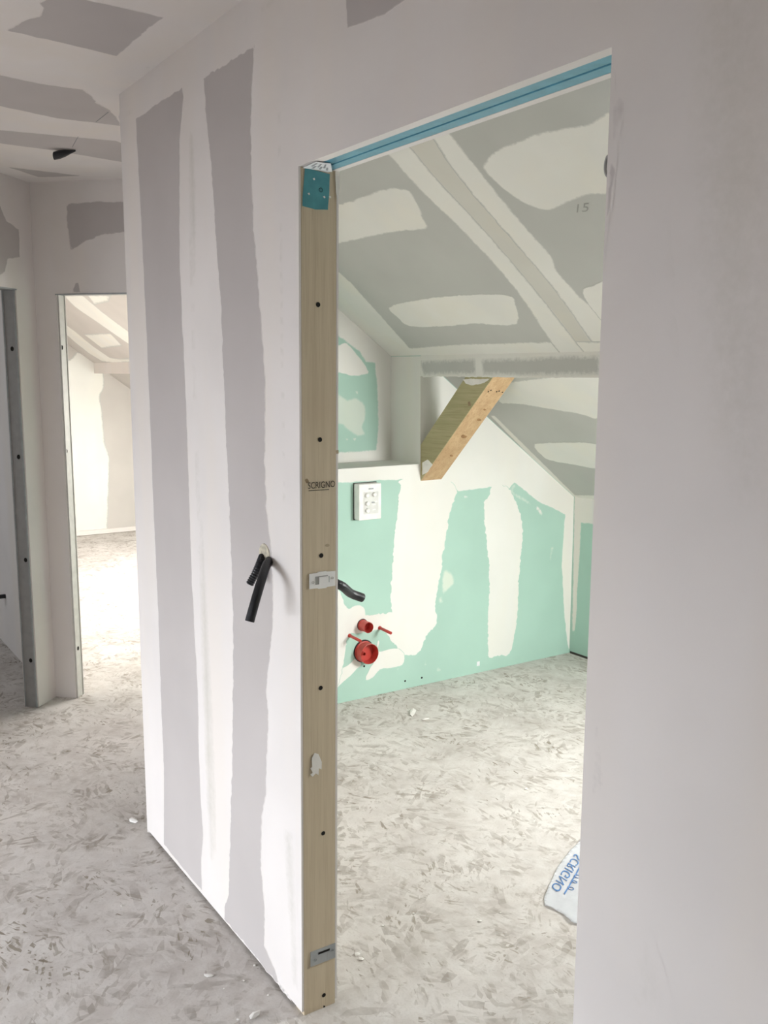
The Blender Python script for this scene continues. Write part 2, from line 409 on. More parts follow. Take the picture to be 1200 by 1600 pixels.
def disc(name, plane, c, r, mat, parent, h=0.0008, depth=0.006, seg=14, sx=1.0):
    """small bored hole: a dark sunk cup with a rim just proud of the face"""
    bm = bmesh.new(); q = plane.uv(c)
    P = lambda rad, hh: [bm.verts.new(plane.pt(q.x+rad*sx*math.cos(2*math.pi*k/seg), q.y+rad*math.sin(2*math.pi*k/seg), hh)) for k in range(seg)]
    a, b_, c_ = P(r*1.12, 0.0002), P(r, h), P(r*0.85, h*0.5)
    for A, B in ((a, b_), (b_, c_)):
        for k in range(seg): bm.faces.new((A[k], A[(k+1) % seg], B[(k+1) % seg], B[k]))
    bm.faces.new(c_)
    return bm_obj(name, bm, mat, parent)

# ------------------------------------------------------------------ structure: floor, ceilings, walls
bm = bmesh.new(); box(bm, -7.8, 3.4, -3.2, 3.1, -0.12, 0)
floor = struct(bm_obj('floor', bm, 'osb_floor'), 'dusty grey-white strand board subfloor running through all rooms', 'floor')
bm = bmesh.new()
prism(bm, [(3.3, 0.05, HC), (XC+0.03, 0.05, HC), (-2.05, 0.92, HC), (-2.2, 0.88, HC), (-2.93, 0.12, HC), (-2.9, 0.0, HC), (-2.12, -0.75, HC), (-2.12, -3.1, HC), (3.3, -3.1, HC)], (0, 0, 0.08))
ceiling = struct(bm_obj('ceiling', bm, 'plaster'), 'flat hall ceiling of taped plasterboard', 'ceiling')

# wall with the pocket door: two board skins on a core, opening with the slightly out-of-plumb edges seen in the photograph
bm = bmesh.new(); zf = 0.012
def skin(y0, y1, dl, dr, dt):
    pts = [(XC, zf), (J0.x-dl, zf), (J1.x-dl, 2.1+dt), (0.938+dr, 2.1+dt), (0.922+dr, zf), (3.3, zf), (3.3, 3.2), (XC, 3.2)]
    prism(bm, [(x, y0, z) for x, z in pts], (0, y1-y0, 0))
skin(0, 0.0055, 0, 0, 0); skin(0.0055, 0.0985, 0.045, 0.03, 0.045); skin(0.0985, WT, 0, 0, 0)
prism(bm, [(J1.x, 0.0055, 2.1), (0.938, 0.0055, 2.1), (0.938, 0.0055, 2.145), (J1.x, 0.0055, 2.145)], (0, 0.0185, 0))
prism(bm, [(J1.x, 0.0865, 2.1), (0.938, 0.0865, 2.1), (0.938, 0.0865, 2.145), (J1.x, 0.0865, 2.145)], (0, 0.012, 0))
wall_front = struct(bm_obj('wall_front', bm, 'plaster'), 'skimmed plasterboard wall around the pocket door opening with two bare grey strips', 'wall')
bm = bmesh.new(); wall_seg(bm, (XC, 0.0, 0), (-2.085, 0.878, 0), (1, 1, 0), 0.1, 0.0, 3.2)
struct(bm_obj('wall_niche', bm, 'plaster'), 'short diagonal wall behind the outer corner of the door wall', 'wall')
bm = bmesh.new(); wall_seg(bm, (WX, WY, 0), (WX+0.83, WY+0.83, 0), (-1, 1, 0), 0.075, 0.0, 3.2, [(0.112, 0.95, 0.0, 2.012)])
wall_b = struct(bm_obj('wall_diagonal', bm, 'plaster'), 'diagonal plastered wall with doorway into the bright far room', 'wall')
bm = bmesh.new(); wall_seg(bm, (WX, WY, 0), (WX+0.79, WY-0.79, 0), (-1, -1, 0), 0.078, 0.0, 2.62, [(0.158, 0.98, 0.0, 2.024)])
wall_a = struct(bm_obj('wall_left', bm, 'plaster'), 'diagonal plastered wall with doorway into the dim side room', 'wall')
bm = bmesh.new(); box(bm, -7.7, -2.91, 0.08, 0.2, 0, 3.2)
wall_part = struct(bm_obj('wall_partition', bm, 'plaster'), 'plastered partition wall inside the dim side room', 'wall')
# hall behind the camera
bm = bmesh.new(); wall_seg(bm, (-2.065, -0.694, 0), (-2.065, -3.0, 0), (-1, 0, 0), 0.1, 0, 2.62)
struct(bm_obj('wall_hall_side', bm, 'raw_wall'), 'unfinished brown side wall of the hall', 'wall')
bm = bmesh.new(); wall_seg(bm, (-2.165, -3.0, 0), (3.3, -3.0, 0), (0, -1, 0), 0.12, 0, 2.62, [(0.665, 2.665, 0.15, 1.15)])
struct(bm_obj('wall_rear', bm, 'raw_wall'), 'unfinished brown rear wall of the hall with a window', 'wall')
bm = bmesh.new(); wall_seg(bm, (3.2, 0.0, 0), (3.2, -3.0, 0), (1, 0, 0), 0.1, 0, 2.62)
struct(bm_obj('wall_right', bm, 'raw_wall'), 'unfinished brown end wall of the hall', 'wall')
def window(name, o, u, v, w_, h_, label):
    bm = bmesh.new(); o, u, v = Vector(o), Vector(u).normalized(), Vector(v).normalized(); n = u.cross(v)
    t = 0.05
    for a0, a1, b0, b1 in ((0, w_, 0, t), (0, w_, h_-t, h_), (0, t, t, h_-t), (w_-t, w_, t, h_-t)):
        prism(bm, [o+u*a0+v*b0, o+u*a1+v*b0, o+u*a1+v*b1, o+u*a0+v*b1], n*0.05)
    return struct(bm_obj(name, bm, 'glass_frame'), label, 'window')
window('window_1', (-1.5, -3.1, 0.15), (1, 0, 0), Z, 2.0, 1.0, 'hall window frame behind the viewer')

# side room
bm = bmesh.new(); wall_seg(bm, (-5.2, 0.08, 0), (-5.2, -2.5, 0), (-1, 0, 0), 0.1, 0, 2.62); wall_seg(bm, (-5.3, -2.5, 0), (-2.1, -2.5, 0), (0, -1, 0), 0.1, 0, 2.62)
struct(bm_obj('wall_side_room', bm, 'plaster'), 'outer walls of the dim side room', 'wall')
bm = bmesh.new(); prism(bm, [(-5.3, 0.15, HC+0.001), (-2.95, 0.15, HC+0.001), (-2.14, -0.72, HC+0.001), (-2.14, -2.6, HC+0.001), (-5.3, -2.6, HC+0.001)], (0, 0, 0.08))
struct(bm_obj('ceiling_side_room', bm, 'plaster'), 'flat ceiling of the dim side room', 'ceiling')

# bathroom
bm = bmesh.new()
prism(bm, [(XG, 0.95, 0), (XG, YK, 0), (XG, YK, ZK), (XG, YB, slope(YB)), (XG, YB, ZL), (XG, 0.95, ZL)], (XR-XG, 0, 0))
wall_bath = struct(bm_obj('wall_bathroom', bm, 'green_board'), 'green moisture-resistant plasterboard wall of the bathroom with white compound patches', 'wall')
bm = bmesh.new(); prism(bm, [(XR, 0.9, 0), (XR, YK, 0), (XR, YK, ZK+0.05), (XR, 0.9, slope(0.9)+0.05)], (-0.1, 0, 0))
wall_rec = struct(bm_obj('wall_recess', bm, 'green_board'), 'green board back wall of the recess above the bathroom ledge', 'wall')
bm = bmesh.new(); box(bm, -7.7, 1.8, YK, YK+0.1, 0, ZK+0.1)
wall_knee = struct(bm_obj('wall_knee', bm, 'green_board'), 'low green board knee wall under the roof slope', 'wall')
bm = bmesh.new(); box(bm, 1.6, 1.7, WT, YK, 0, 3.2)
struct(bm_obj('wall_bathroom_end', bm, 'plaster_bath'), 'plastered end wall of the bathroom', 'wall')
def slope_slab(bm, x0, x1, y0, y1):
    q = [(x0, y0, slope(y0)), (x1, y0, slope(y0)), (x1, y1, slope(y1)), (x0, y1, slope(y1))]
    prism(bm, q, -SN*0.12)
def slope_hole(bm, x0, x1, y0, y1, hx0, hx1, hy0, hy1):
    slope_slab(bm, x0, hx0, y0, y1); slope_slab(bm, hx1, x1, y0, y1); slope_slab(bm, hx0, hx1, y0, hy0); slope_slab(bm, hx0, hx1, hy1, y1)
bm = bmesh.new(); slope_hole(bm, XR-0.05, 1.75, -0.02, YK+0.15, SKX0, SKX1, SKY0, SKY1)
ceil_bath = struct(bm_obj('ceiling_slope', bm, 'board_bath'), 'sloping grey plasterboard bathroom ceiling with white taped joints', 'ceiling')
ve = Vector((0, 1, -TS)).normalized()
window('window_2', Vector((SKX0, SKY0, slope(SKY0)))-SN*0.1, (1, 0, 0), ve, SKX1-SKX0, (SKY1-SKY0)*math.sqrt(1+TS*TS), 'roof window frame in the bathroom slope')
# boxed purlin across the bathroom
yw = YK-(ZB-ZK)/TS
bm = bmesh.new(); prism(bm, [(XG, YB, ZB), (XG, yw, ZB), (XG, YB, slope(YB))], (1.6-XG, 0, 0))
trim = struct(bm_obj('trim_1', bm, 'plaster_bath'), 'boxed purlin plastered across the bathroom slope', 'beam casing')

# far room
bm = bmesh.new(); prism(bm, [(-7.6, 0.15, 0), (-7.6, YK+0.05, 0), (-7.6, YK+0.05, ZK), (-7.6, 0.15, slope(0.15)+0.03)], (-0.1, 0, 0))
wall_gable = struct(bm_obj('wall_gable', bm, 'board_far'), 'grey plasterboard gable wall of the bright far room', 'wall')
bm = bmesh.new(); slope_hole(bm, -7.7, -4.0, -0.02, YK+0.15, -5.95, -4.05, 2.0, 2.6); slope_hole(bm, -4.0, XR-0.05, -0.02, YK+0.15, -3.9, -3.1, 2.0, 2.5)  # second opening belongs to the added light near the door
ceil_far = struct(bm_obj('ceiling_far_room', bm, 'board_far'), 'sloping taped ceiling of the bright far room', 'ceiling')
bm = bmesh.new(); prism(bm, [(-7.6, YB, ZB), (-7.6, yw, ZB), (-7.6, YB, slope(YB))], (5.2, 0, 0))
struct(bm_obj('trim_2', bm, 'plaster'), 'boxed purlin across the slope of the bright far room', 'beam casing')
bm = bmesh.new(); box(bm, -7.598, -7.575, 0.2, YK, 0.004, 0.05)
struct(bm_obj('baseboard_gable', bm, 'plaster'), 'low pale strip along the foot of the gable wall', 'baseboard')
window('window_3', Vector((-5.95, 2.0, slope(2.0)))-SN*0.1, (1, 0, 0), ve, 1.9, 0.6*math.sqrt(1+TS*TS), 'roof window frame in the far room slope')

window('window_added', Vector((-3.9, 2.0, slope(2.0)))-SN*0.1, (1, 0, 0), ve, 0.8, 0.5*math.sqrt(1+TS*TS), 'added unseen roof window frame in the far room slope')  # unseen frame, added to go with the extra light near the door
# ------------------------------------------------------------------ compound patches and bare board areas
# door wall: bare strips of board
base_y = lambda x: 1290+1.225*(x-230)-2
S1 = [(212, 185), (285, 135), (287, 150), (281, 220), (281, 300), (281, 400), (283, 450), (288, 560), (292, 650), (296, 780), (300, 900), (305, 1000), (310, 1100), (311, 1180), (314, 1250), (318, 1307), (315, 1340), (315, 1370), (316, base_y(316)),
      (256, base_y(256)), (256, 1200), (251, 1080), (247, 950), (240, 800), (234, 640), (228, 500), (222, 380), (217, 280)]
patch('bare_board', P_MAIN, S1, 'bare_board', wall_front, 0.0035, 0.004, seed=1, freq=20)
S2 = [(318, 122), (398, 70), (394, 130), (392, 200), (394, 300), (398, 380), (405, 460), (413, 560), (415, 640), (414, 720), (417, 800), (424, 860), (426, 900), (428, 950), (424, 1000), (420, 1040), (416, 1080), (420, 1120), (417, 1180), (416, 1240), (409, 1275), (408, 1357), (414, 1420), (413, 1478), (430, 1515), (434, 1531), (450, 1553), (456, base_y(456)),
      (350, base_y(350)), (352, 1410), (357, 1400), (360, 1290), (363, 1180), (364, 1080), (364, 960), (360, 840), (355, 720), (350, 600), (345, 480), (338, 380), (330, 260), (322, 180)]
patch('bare_board', P_MAIN, S2, 'bare_board', wall_front, 0.0055, 0.004, seed=2, freq=34, step=0.008)
patch('bare_board', P_MAIN, [(540, 0), (536, -70), (660, -70), (640, -5), (600, 25), (543, 45)], 'bare_board', wall_front, 0.002, 0.004, seed=3)
patch('trowel_smear', P_MAIN, [(530, 229), (640, 185), (760, 138), (866, 94), (862, 99), (800, 125), (700, 168), (600, 207)], 'smear_board', wall_front, 0.004, 0.006, seed=4)
patch('trowel_smear', P_MAIN, [(957, 110), (962, 112), (961, 150), (958, 152)], 'smear_board', wall_front, 0.002, 0.004, seed=5)
patch('trowel_smear', P_MAIN, [(958, 155), (977, 158), (972, 200), (966, 235), (961, 300), (955, 345), (953, 300), (955, 230)], 'smear_board', wall_front, 0.003, 0.008, seed=6)
patch('trowel_smear', P_MAIN, [(952, 255), (963, 264), (959, 290), (952, 350), (944, 420), (943, 400), (948, 320)], 'smear_board', wall_front, 0.0015, 0.003, seed=7)
patch('trowel_smear', P_MAIN, [(921, 1088), (929, 1098), (926, 1110), (938, 1140), (946, 1200), (944, 1240), (920, 1250), (925, 1180), (922, 1130)], 'smear_board', wall_front, 0.005, 0.02, seed=8)
patch('trowel_smear', P_MAIN, [(1020, 300), (1110, 260), (1160, 380), (1130, 560), (1080, 640), (1030, 560)], 'tape_hall', wall_front, 0.01, 0.12, seed=9)
patch('trowel_smear', P_MAIN, [(985, 1430), (1010, 1420), (1060, 1600), (975, 1600)], 'tape_hall', wall_front, 0.01, 0.09, seed=10)
for k, q in enumerate(([(300, 175), (308, 300), (308, 500), (318, 800), (334, 1100), (340, 1330), (326, 1330), (312, 1000), (300, 600), (292, 300)], [(432, 60), (440, 60), (446, 600), (452, 1000), (446, 1000), (436, 500)],
        [(190, 172), (260, 118), (360, 44), (430, -10), (430, 14), (330, 82), (250, 140), (196, 190)], [(1060, -40), (1240, -40), (1240, 760), (1130, 820), (1060, 560)], [(440, 1290), (460, 1290), (470, 1560), (455, 1540)])):
    patch('trowel_smear', P_MAIN, q, 'tape_hall', wall_front, 0.006, (0.025, 0.02, 0.03, 0.14, 0.03)[k], seed=110+k)
# hall ceiling
patch('bare_board', P_CEIL, [(10, 48), (26, 38), (40, 30), (62, 26), (66, 12), (60, 4), (84, -6), (130, -2), (258, 27), (230, 48), (183, 88), (100, 68)], 'bare_board', ceiling, 0.004, 0.006, seed=11)
patch('bare_board', P_CEIL, [(-40, 112), (0, 117), (60, 130), (130, 140), (146, 152), (150, 160), (172, 172), (184, 184), (190, 197), (90, 185), (0, 166), (-40, 158)], 'bare_board', ceiling, 0.004, 0.006, seed=12)
patch('bare_board', P_CEIL, [(-40, 198), (0, 203), (183, 220), (196, 226), (196, 254), (183, 252), (90, 236), (0, 224), (-40, 219)], 'bare_board', ceiling, 0.003, 0.006, seed=13)
patch('bare_board', P_CEIL, [(8, 260), (60, 266), (135, 275), (60, 277)], 'bare_board', ceiling, 0.004, 0.01, seed=14)
patch('joint_tape', P_CEIL, [(185, 136), (330, 22), (420, -50), (470, -50), (360, 22), (250, 100), (196, 140)], 'tape_hall', ceiling, 0.006, 0.03, seed=15)
# diagonal walls
patch('bare_board', P_B, [(103, 318), (150, 313), (200, 315), (200, 362), (187, 365), (160, 368), (130, 380), (109, 395), (107, 370), (104, 345)], 'bare_board', wall_b, 0.005, 0.008, seed=16)
patch('bare_board', P_B, [(111, 457), (118, 441), (123, 441), (127, 457)], 'bare_board', wall_b, 0.002, 0.006, seed=17)
patch('bare_board', P_A, [(-25, 300), (0, 322), (10, 345), (30, 358), (31, 402), (12, 406), (8, 425), (-12, 440)], 'bare_board', wall_a, 0.004, 0.006, seed=18)
# bathroom green wall
X6 = lambda pts: [(500+x/2.609, 720+y/2.609) for x, y in pts]
X5 = lambda pts: [(500+x/2.609, 480+y/2.609) for x, y in pts]
X4 = lambda pts: [(440+x/2.222, 50+y/2.222) for x, y in pts]
topband = [(XG, 1.15, ZL), (XG, YB, ZL), (XG, YB, slope(YB)-0.004), (XG, YK, ZK-0.003), (XG, YK, 0.015)]
low = [(886, 1006), (881, 960), (877, 880), (882, 805), (865, 795), (845, 787), (818, 766), (804, 755), (793, 766), (768, 762), (740, 765), (716, 768), (700, 757), (660, 752), (626, 750), (586, 752), (531, 755), (515, 758)]
patch('joint_compound', P_BL, topband+[P_BL.at(*p) for p in low], 'compound_green', wall_bath, 0.004, 0.006, world=True, seed=20, h=0.0003, border=lambda p: p.z > slope(p.y)-0.02 or abs(p.y-YB) < 0.004 and p.z > ZL-0.01 or p.y > YK-0.004 or abs(p.z-ZL) < 0.004)
patch('joint_compound', P_BL, X6([(322, 82), (330, 100), (322, 130), (312, 230), (300, 330), (292, 480), (288, 600), (298, 700), (305, 745), (340, 792), (400, 786), (425, 740), (440, 705), (478, 660), (470, 600), (480, 530), (490, 470), (510, 330), (530, 220), (545, 162), (560, 130), (545, 95), (500, 70), (400, 60)]), 'compound_green', wall_bath, 0.010, 0.004, seed=21, step=0.008, freq=34, h=0.0005, rnd=True, border=lambda p: p.z > 1.065)
patch('joint_compound', P_BL, X6([(668, 170), (690, 135), (700, 105), (765, 105), (790, 150), (815, 210), (828, 290), (820, 380), (812, 480), (806, 620), (795, 700), (775, 786), (735, 794), (690, 806), (684, 800), (683, 640), (690, 500), (685, 400), (675, 300), (668, 230)]), 'compound_green', wall_bath, 0.008, 0.004, seed=22, step=0.008, freq=45, h=0.0005, rnd=True, border=lambda p: p.z > 1.0 and p.z > 1.03)
patch('joint_compound', P_BL, X6([(60, 545), (92, 552), (110, 600), (160, 588), (188, 608), (195, 630), (285, 616), (305, 640), (306, 735), (290, 735), (268, 700), (235, 690), (160, 705), (118, 712), (100, 800), (82, 890), (60, 900)]), 'compound_green', wall_bath, 0.008, 0.004, seed=23, step=0.008, freq=40, h=0.0009, rnd=True, border=lambda p: p.y > P_BL.at(607, 980).y)
patch('joint_compound', P_BL, X6([(60, 930), (60, 860), (110, 835), (150, 800), (170, 830), (150, 850), (112, 888), (80, 915)]), 'compound_green', wall_bath, 0.003, 0.004, seed=24)
patch('joint_compound', P_BL, X6([(184, 893), (205, 840), (228, 800), (234, 735), (243, 738), (240, 775), (300, 764), (330, 770), (345, 792), (336, 832), (290, 845), (245, 852), (215, 885)]), 'compound_green', wall_bath, 0.003, 0.004, seed=25, h=0.0009, rnd=True, border=lambda p: p.y > P_BL.at(618, 1020).y and p.z > 0.22)
def smear(pts, k, mat='thin_green'): patch('plaster_smear', P_BL, X6(pts), mat, wall_bath, 0.004, 0.012, step=0.006, seed=k, freq=60)
smear([(495, 470), (515, 440), (545, 465), (548, 500), (520, 530), (498, 545)], 30); smear([(478, 560), (500, 545), (505, 580), (485, 590)], 31)
smear([(768, 128), (790, 92), (802, 104), (790, 125), (835, 150), (870, 180), (860, 185), (800, 150)], 32); smear([(870, 180), (895, 190), (910, 215), (902, 226), (885, 205)], 33, 'compound_green')
smear([(940, 345), (955, 350), (940, 420), (930, 430)], 34); smear([(470, 850), (485, 835), (500, 860), (480, 865)], 35); smear([(205, 930), (215, 908), (228, 925)], 36)
smear([(305, 850), (318, 842), (330, 852), (315, 862)], 37); smear([(565, 135), (580, 135), (612, 145), (600, 160)], 38, 'compound_green'); smear([(420, 815), (432, 805), (438, 830), (425, 845)], 39)
smear([(960, 320), (975, 315), (985, 325), (970, 332)], 40); smear([(535, 858), (550, 848), (555, 858)], 41)
# recess above the ledge
patch('joint_compound', P_REC, X5([(40, 100), (100, 140), (160, 185), (185, 225), (222, 232), (226, 300), (233, 400), (232, 500), (226, 578), (150, 584), (40, 590), (40, 680), (300, 640), (302, 205), (290, 190), (40, -45)]), 'compound_green', wall_rec, 0.004, 0.012, seed=42, border=lambda p: p.z > slope(p.y)-0.03 or p.y > YB-0.02 or p.z < ZL+0.03)
patch('joint_compound', P_REC, X5([(40, 165), (80, 152), (110, 146), (150, 190), (200, 262), (170, 278), (140, 282), (80, 270), (40, 270)]), 'compound_green', wall_rec, 0.004, 0.006, seed=43)
patch('joint_compound', P_REC, X5([(40, 350), (80, 355), (115, 375), (150, 366), (185, 398), (188, 450), (175, 488), (188, 520), (150, 528), (110, 500), (80, 480), (40, 500)]), 'thin_green', wall_rec, 0.005, 0.010, seed=44)
patch('joint_compound', P_REC, X5([(88, 420), (110, 380), (150, 375), (178, 430), (178, 470), (150, 495), (110, 470)]), 'compound_green', wall_rec, 0.003, 0.006, seed=45)
for k, pts in enumerate(([(100, 535), (118, 535), (110, 548)], [(130, 535), (150, 530), (142, 550)], [(142, 342), (155, 340), (156, 356), (147, 352)])):
    patch('plaster_smear', P_REC, X5(pts), 'thin_green', wall_rec, 0.002, 0.003, step=0.005, seed=46+k)
# ledge, recess end and raised skim
P_LEDGE = Plane((XG, 0, ZL), (1, 0, 0), (0, 1, 0), Z)
patch('joint_compound', P_LEDGE, [(XR, 1.0, ZL), (XG, 1.0, ZL), (XG, YB, ZL), (XR, YB, ZL)], 'compound_green', wall_bath, 0.0, 0.001, world=True, step=0.1, border=lambda p: True)
patch('joint_compound', P_YB, [(XR, YB, ZL), (XG, YB, ZL), (XG, YB, slope(YB)-0.003), (XR, YB, slope(YB)-0.003)], 'compound_green', wall_bath, 0.0, 0.001, world=True, step=0.1, border=lambda p: True)
# knee wall
patch('joint_compound', P_KNEE, [(XG, YK, ZK), (-0.6, YK, ZK), (-0.6, YK, 0.80), (-1.5, YK, 0.80)]+[P_KNEE.at(*p) for p in ((909, 818), (906, 880), (903, 920), (902, 960), (897, 1004), (893, 1008))], 'compound_green', wall_knee, 0.003, 0.01, world=True, seed=50, border=lambda p: p.z > ZK-0.01 or p.x < XG+0.012)
bm = bmesh.new(); box(bm, XG+0.01, 1.5, YK-0.004, YK, 0.0, 0.012); bm_obj('floor_gap', bm, 'gap_and_shade_dark', wall_knee)
# bathroom slope
patch('joint_tape', P_SLOPE, X4([(415, 390), (510, 340), (615, 500), (785, 700), (955, 900), (1095, 1105), (1150, 1185), (1080, 1185), (1025, 1085), (880, 900), (710, 700), (525, 500)]), 'tape_grey', ceil_bath, 0.003, 0.012, h=0.0001, seed=62)
patch('joint_compound', P_SLOPE, X4([(345, 390), (430, 385), (530, 500), (715, 700), (885, 900), (1030, 1085), (1100, 1180), (1030, 1180), (940, 1085), (815, 900), (655, 720), (470, 540), (400, 460)]), 'compound_grey', ceil_bath, 0.003, 0.014, seed=60)
patch('joint_compound', P_SLOPE, X4([(505, 330), (575, 340), (640, 420), (760, 570), (870, 700), (940, 780), (960, 830), (1040, 920), (1150, 1020), (1200, 1090), (1150, 1190), (1090, 1100), (950, 900), (780, 700), (610, 500)]), 'compound_grey', ceil_bath, 0.004, 0.014, seed=61)
patch('joint_compound', P_SLOPE, X4([(150, 600), (200, 595), (250, 580), (350, 545), (400, 540), (445, 550), (470, 590), (495, 650), (505, 685), (400, 695), (300, 715), (200, 735), (150, 740)]), 'compound_grey', ceil_bath, 0.005, 0.012, seed=63)
patch('joint_compound', P_SLOPE, X4([(1160, 290), (1060, 315), (950, 335), (830, 370), (750, 405), (705, 445), (697, 475), (730, 510), (780, 555), (850, 600), (920, 622), (960, 612), (1000, 590), (1080, 565), (1160, 545)]), 'compound_grey', ceil_bath, 0.004, 0.012, seed=64)
patch('joint_compound', P_SLOPE, [(607, 480), (640, 470), (700, 462), (770, 459), (800, 463), (806, 475), (809, 506), (770, 508), (740, 506), (690, 511), (640, 510), (622, 497)], 'compound_grey', ceil_bath, 0.004, 0.008, seed=65)
patch('joint_compound', P_SLOPE, X4([(1045, 892), (1080, 880), (1160, 860), (1160, 1020), (1120, 1010), (1060, 940)]), 'compound_grey', ceil_bath, 0.004, 0.006, seed=66)
patch('joint_compound', P_SLOPE, [(500, 400), (530, 425), (548, 440), (600, 498), (640, 543), (720, 537), (870, 533), (945, 533), (950, 549), (760, 553), (625, 557), (604, 556), (531, 486), (500, 458)], 'compound_grey', ceil_bath, 0.003, 0.014, seed=67, border=lambda p: abs(p.y-YB) < 0.03 or p.x < XR+0.03)
patch('joint_compound', P_SLOPE, X5([(735, 330), (800, 300), (1150, 285), (1150, 450), (1050, 435), (900, 410), (800, 395), (730, 390)]), 'compound_grey', ceil_bath, 0.004, 0.012, seed=68)
patch('joint_compound', P_SLOPE, X5([(870, 562), (920, 552), (1150, 560), (1150, 655), (1050, 645), (940, 625), (900, 600)]), 'compound_grey', ceil_bath, 0.004, 0.008, seed=69)
patch('joint_compound', P_SLOPE, X5([(690, 440), (712, 440), (1040, 765), (1150, 765), (1150, 785), (1030, 788)]), 'compound_grey', ceil_bath, 0.001, 0.012, seed=70, border=lambda p: p.x < XG+0.03)
patch('bare_board', P_YB, X5([(395, 212), (640, 200), (640, 285), (520, 282), (420, 285)]), 'bare_bath', trim, 0.004, 0.03, seed=71)
patch('bare_board', P_YB, X5([(650, 205), (1000, 190), (1150, 185), (1150, 285), (900, 288), (660, 285)]), 'bare_bath', trim, 0.004, 0.03, seed=72)
# far room
X2 = lambda pts: [(x/4, 420+y/4) for x, y in pts]
patch('joint_compound', P_GABLE, X2([(330, 560), (430, 570), (480, 520), (560, 550), (640, 640), (650, 740), (625, 800), (640, 900), (655, 1080), (685, 1180), (680, 1380), (672, 1600), (640, 1640), (330, 1670)]), 'compound_grey', wall_gable, 0.006, 0.02, step=0.05, seed=80)
patch('joint_compound', P_SLOPE, X2([(390, 150), (490, 150), (640, 270), (860, 440), (860, 500), (780, 455), (600, 330), (470, 240)]), 'compound_grey', ceil_far, 0.004, 0.03, step=0.05, seed=81)
patch('joint_compound', P_SLOPE, X2([(520, 408), (690, 400), (765, 480), (640, 500)]), 'compound_grey', ceil_far, 0.006, 0.03, step=0.05, seed=82)
patch('joint_compound', P_SLOPE, X2([(540, 160), (700, 160), (680, 205), (590, 228)]), 'compound_grey', ceil_far, 0.006, 0.03, step=0.05, seed=83)
patch('joint_compound', P_SLOPE, X2([(390, 330), (680, 550), (860, 545), (860, 575), (640, 580), (390, 390)]), 'compound_grey', ceil_far, 0.004, 0.03, step=0.05, seed=84)

# ------------------------------------------------------------------ pocket door frame
fr = thing('pocket_door_frame', 'pale pine jamb and blue-wrapped track framing the bathroom doorway, stamped with dark lettering', 'door frame', J0)
R = lambda o: rebase(o, fr)
bm = bmesh.new()
prism(bm, [(J0.x-0.044, 0.006, 0), (J0.x, 0.006, 0), (J0.x, 0.098, 0), (J0.x-0.044, 0.098, 0)], (J1.x-J0.x, 0, 2.1))
post = R(bm_obj('jamb_post', bm, 'pine', fr, bevel=0.0008))
for k, (x, y) in enumerate(((497, 476), (500, 687), (502, 868), (501, 1075), (505, 1302), (506, 1555))):
    disc('screw_hole', P_JAMB, P_JAMB.at(x, y), 0.0052, 'dark_hole', post, seg=12).matrix_parent_inverse = Matrix.Identity(4)
def jpatch(name, px, mat, parent, h=0.0008, **kw): return patch(name, P_JAMB, px, mat, parent, h=h, **kw)
plain('knot', (0.30, 0.22, 0.13), 0.7, var=0.2); plain('film_streak', (0.46, 0.37, 0.25), 0.7)
jpatch('knot', [(479.5+3*math.cos(a)*(1+0.3*math.sin(2*a)), 751.5+4*math.sin(a)) for a in [0.7*k for k in range(9)]], 'knot', post, 0.0004, amp=0.001, step=0.004)
jpatch('knot', [(511.5+3.5*math.cos(a), 852+2.6*math.sin(a)-0.3*math.cos(a)) for a in [0.7*k for k in range(9)]], 'film_streak', post, 0.0004, amp=0.001, step=0.004)
jpatch('knot', [(524, 704), (529, 703), (529, 709), (525, 709)], 'film_streak', post, 0.0004, amp=0.001, step=0.004)
jpatch('crack', [(505, 1571), (508, 1571), (508, 1582), (506, 1583)], 'dark_hole', post, 0.0004, amp=0.0005, step=0.004)
jpatch('plaster_splash', [(491, 1176), (497, 1178), (502, 1190), (502, 1202), (498, 1200), (497, 1211), (493, 1208), (488, 1213), (484, 1210), (488, 1207), (484, 1200), (487, 1198), (487, 1184)], 'crumb', post, 0.002, amp=0.0008, step=0.004)
tape = R(jpatch('blue_tape', [(476, 262), (515, 272), (514, 300), (512, 328), (492, 327), (472, 322), (473, 300)], 'blue_tape', fr, 0.0011, amp=0.0008, step=0.008))
disc('screw_hole', P_JAMB, P_JAMB.at(501, 297), 0.0045, 'dark_hole', tape, h=0.0018)
for k, (x, y) in enumerate(((490, 280), (482, 303), (506, 308), (515, 308))):
    jpatch('plaster_speck', [(x-2, y-1), (x+1, y-2), (x+2, y+1), (x, y+2)], 'crumb', tape, 0.0016, amp=0.0003, step=0.004)
# paper label over the top of the jamb
PH = Plane((0, 0, 2.0975), (1, 0, 0), (0, 1, 0), (0, 0, -1)); xj = J1.x+0.0012
fold = [Vector((xj, 0.010, 2.0975)), Vector((xj, 0.086, 2.0975))]
upper = [PH.at(517, 255.5), PH.at(494, 252.5)]; lower = [P_JAMB.at(511, 270)+P_JAMB.n*0.003, P_JAMB.at(488, 264.5)+P_JAMB.n*0.003]
bm = bmesh.new(); prism(bm, [fold[0], fold[1]]+upper, (0, 0, -0.0008)); prism(bm, [fold[0], fold[1]]+lower, (0.0008, 0, 0))
lab = R(bm_obj('paper_label', bm, 'paper', fr))
for k in range(6):
    bm = bmesh.new(); t0, t1 = 0.12+0.13*k, 0.20+0.13*k; e0, e1 = (0.15, 0.5) if k % 2 else (0.4, 0.85)
    P = lambda t, e_: fold[0].lerp(fold[1], t).lerp(upper[1].lerp(upper[0], t), e_)+Vector((0, 0, -0.001))
    prism(bm, [P(t0, e0), P(t1, e0), P(t1, e1), P(t0, e1)], (0, 0, -0.0004)); bm_obj('print', bm, 'print_grey', lab)
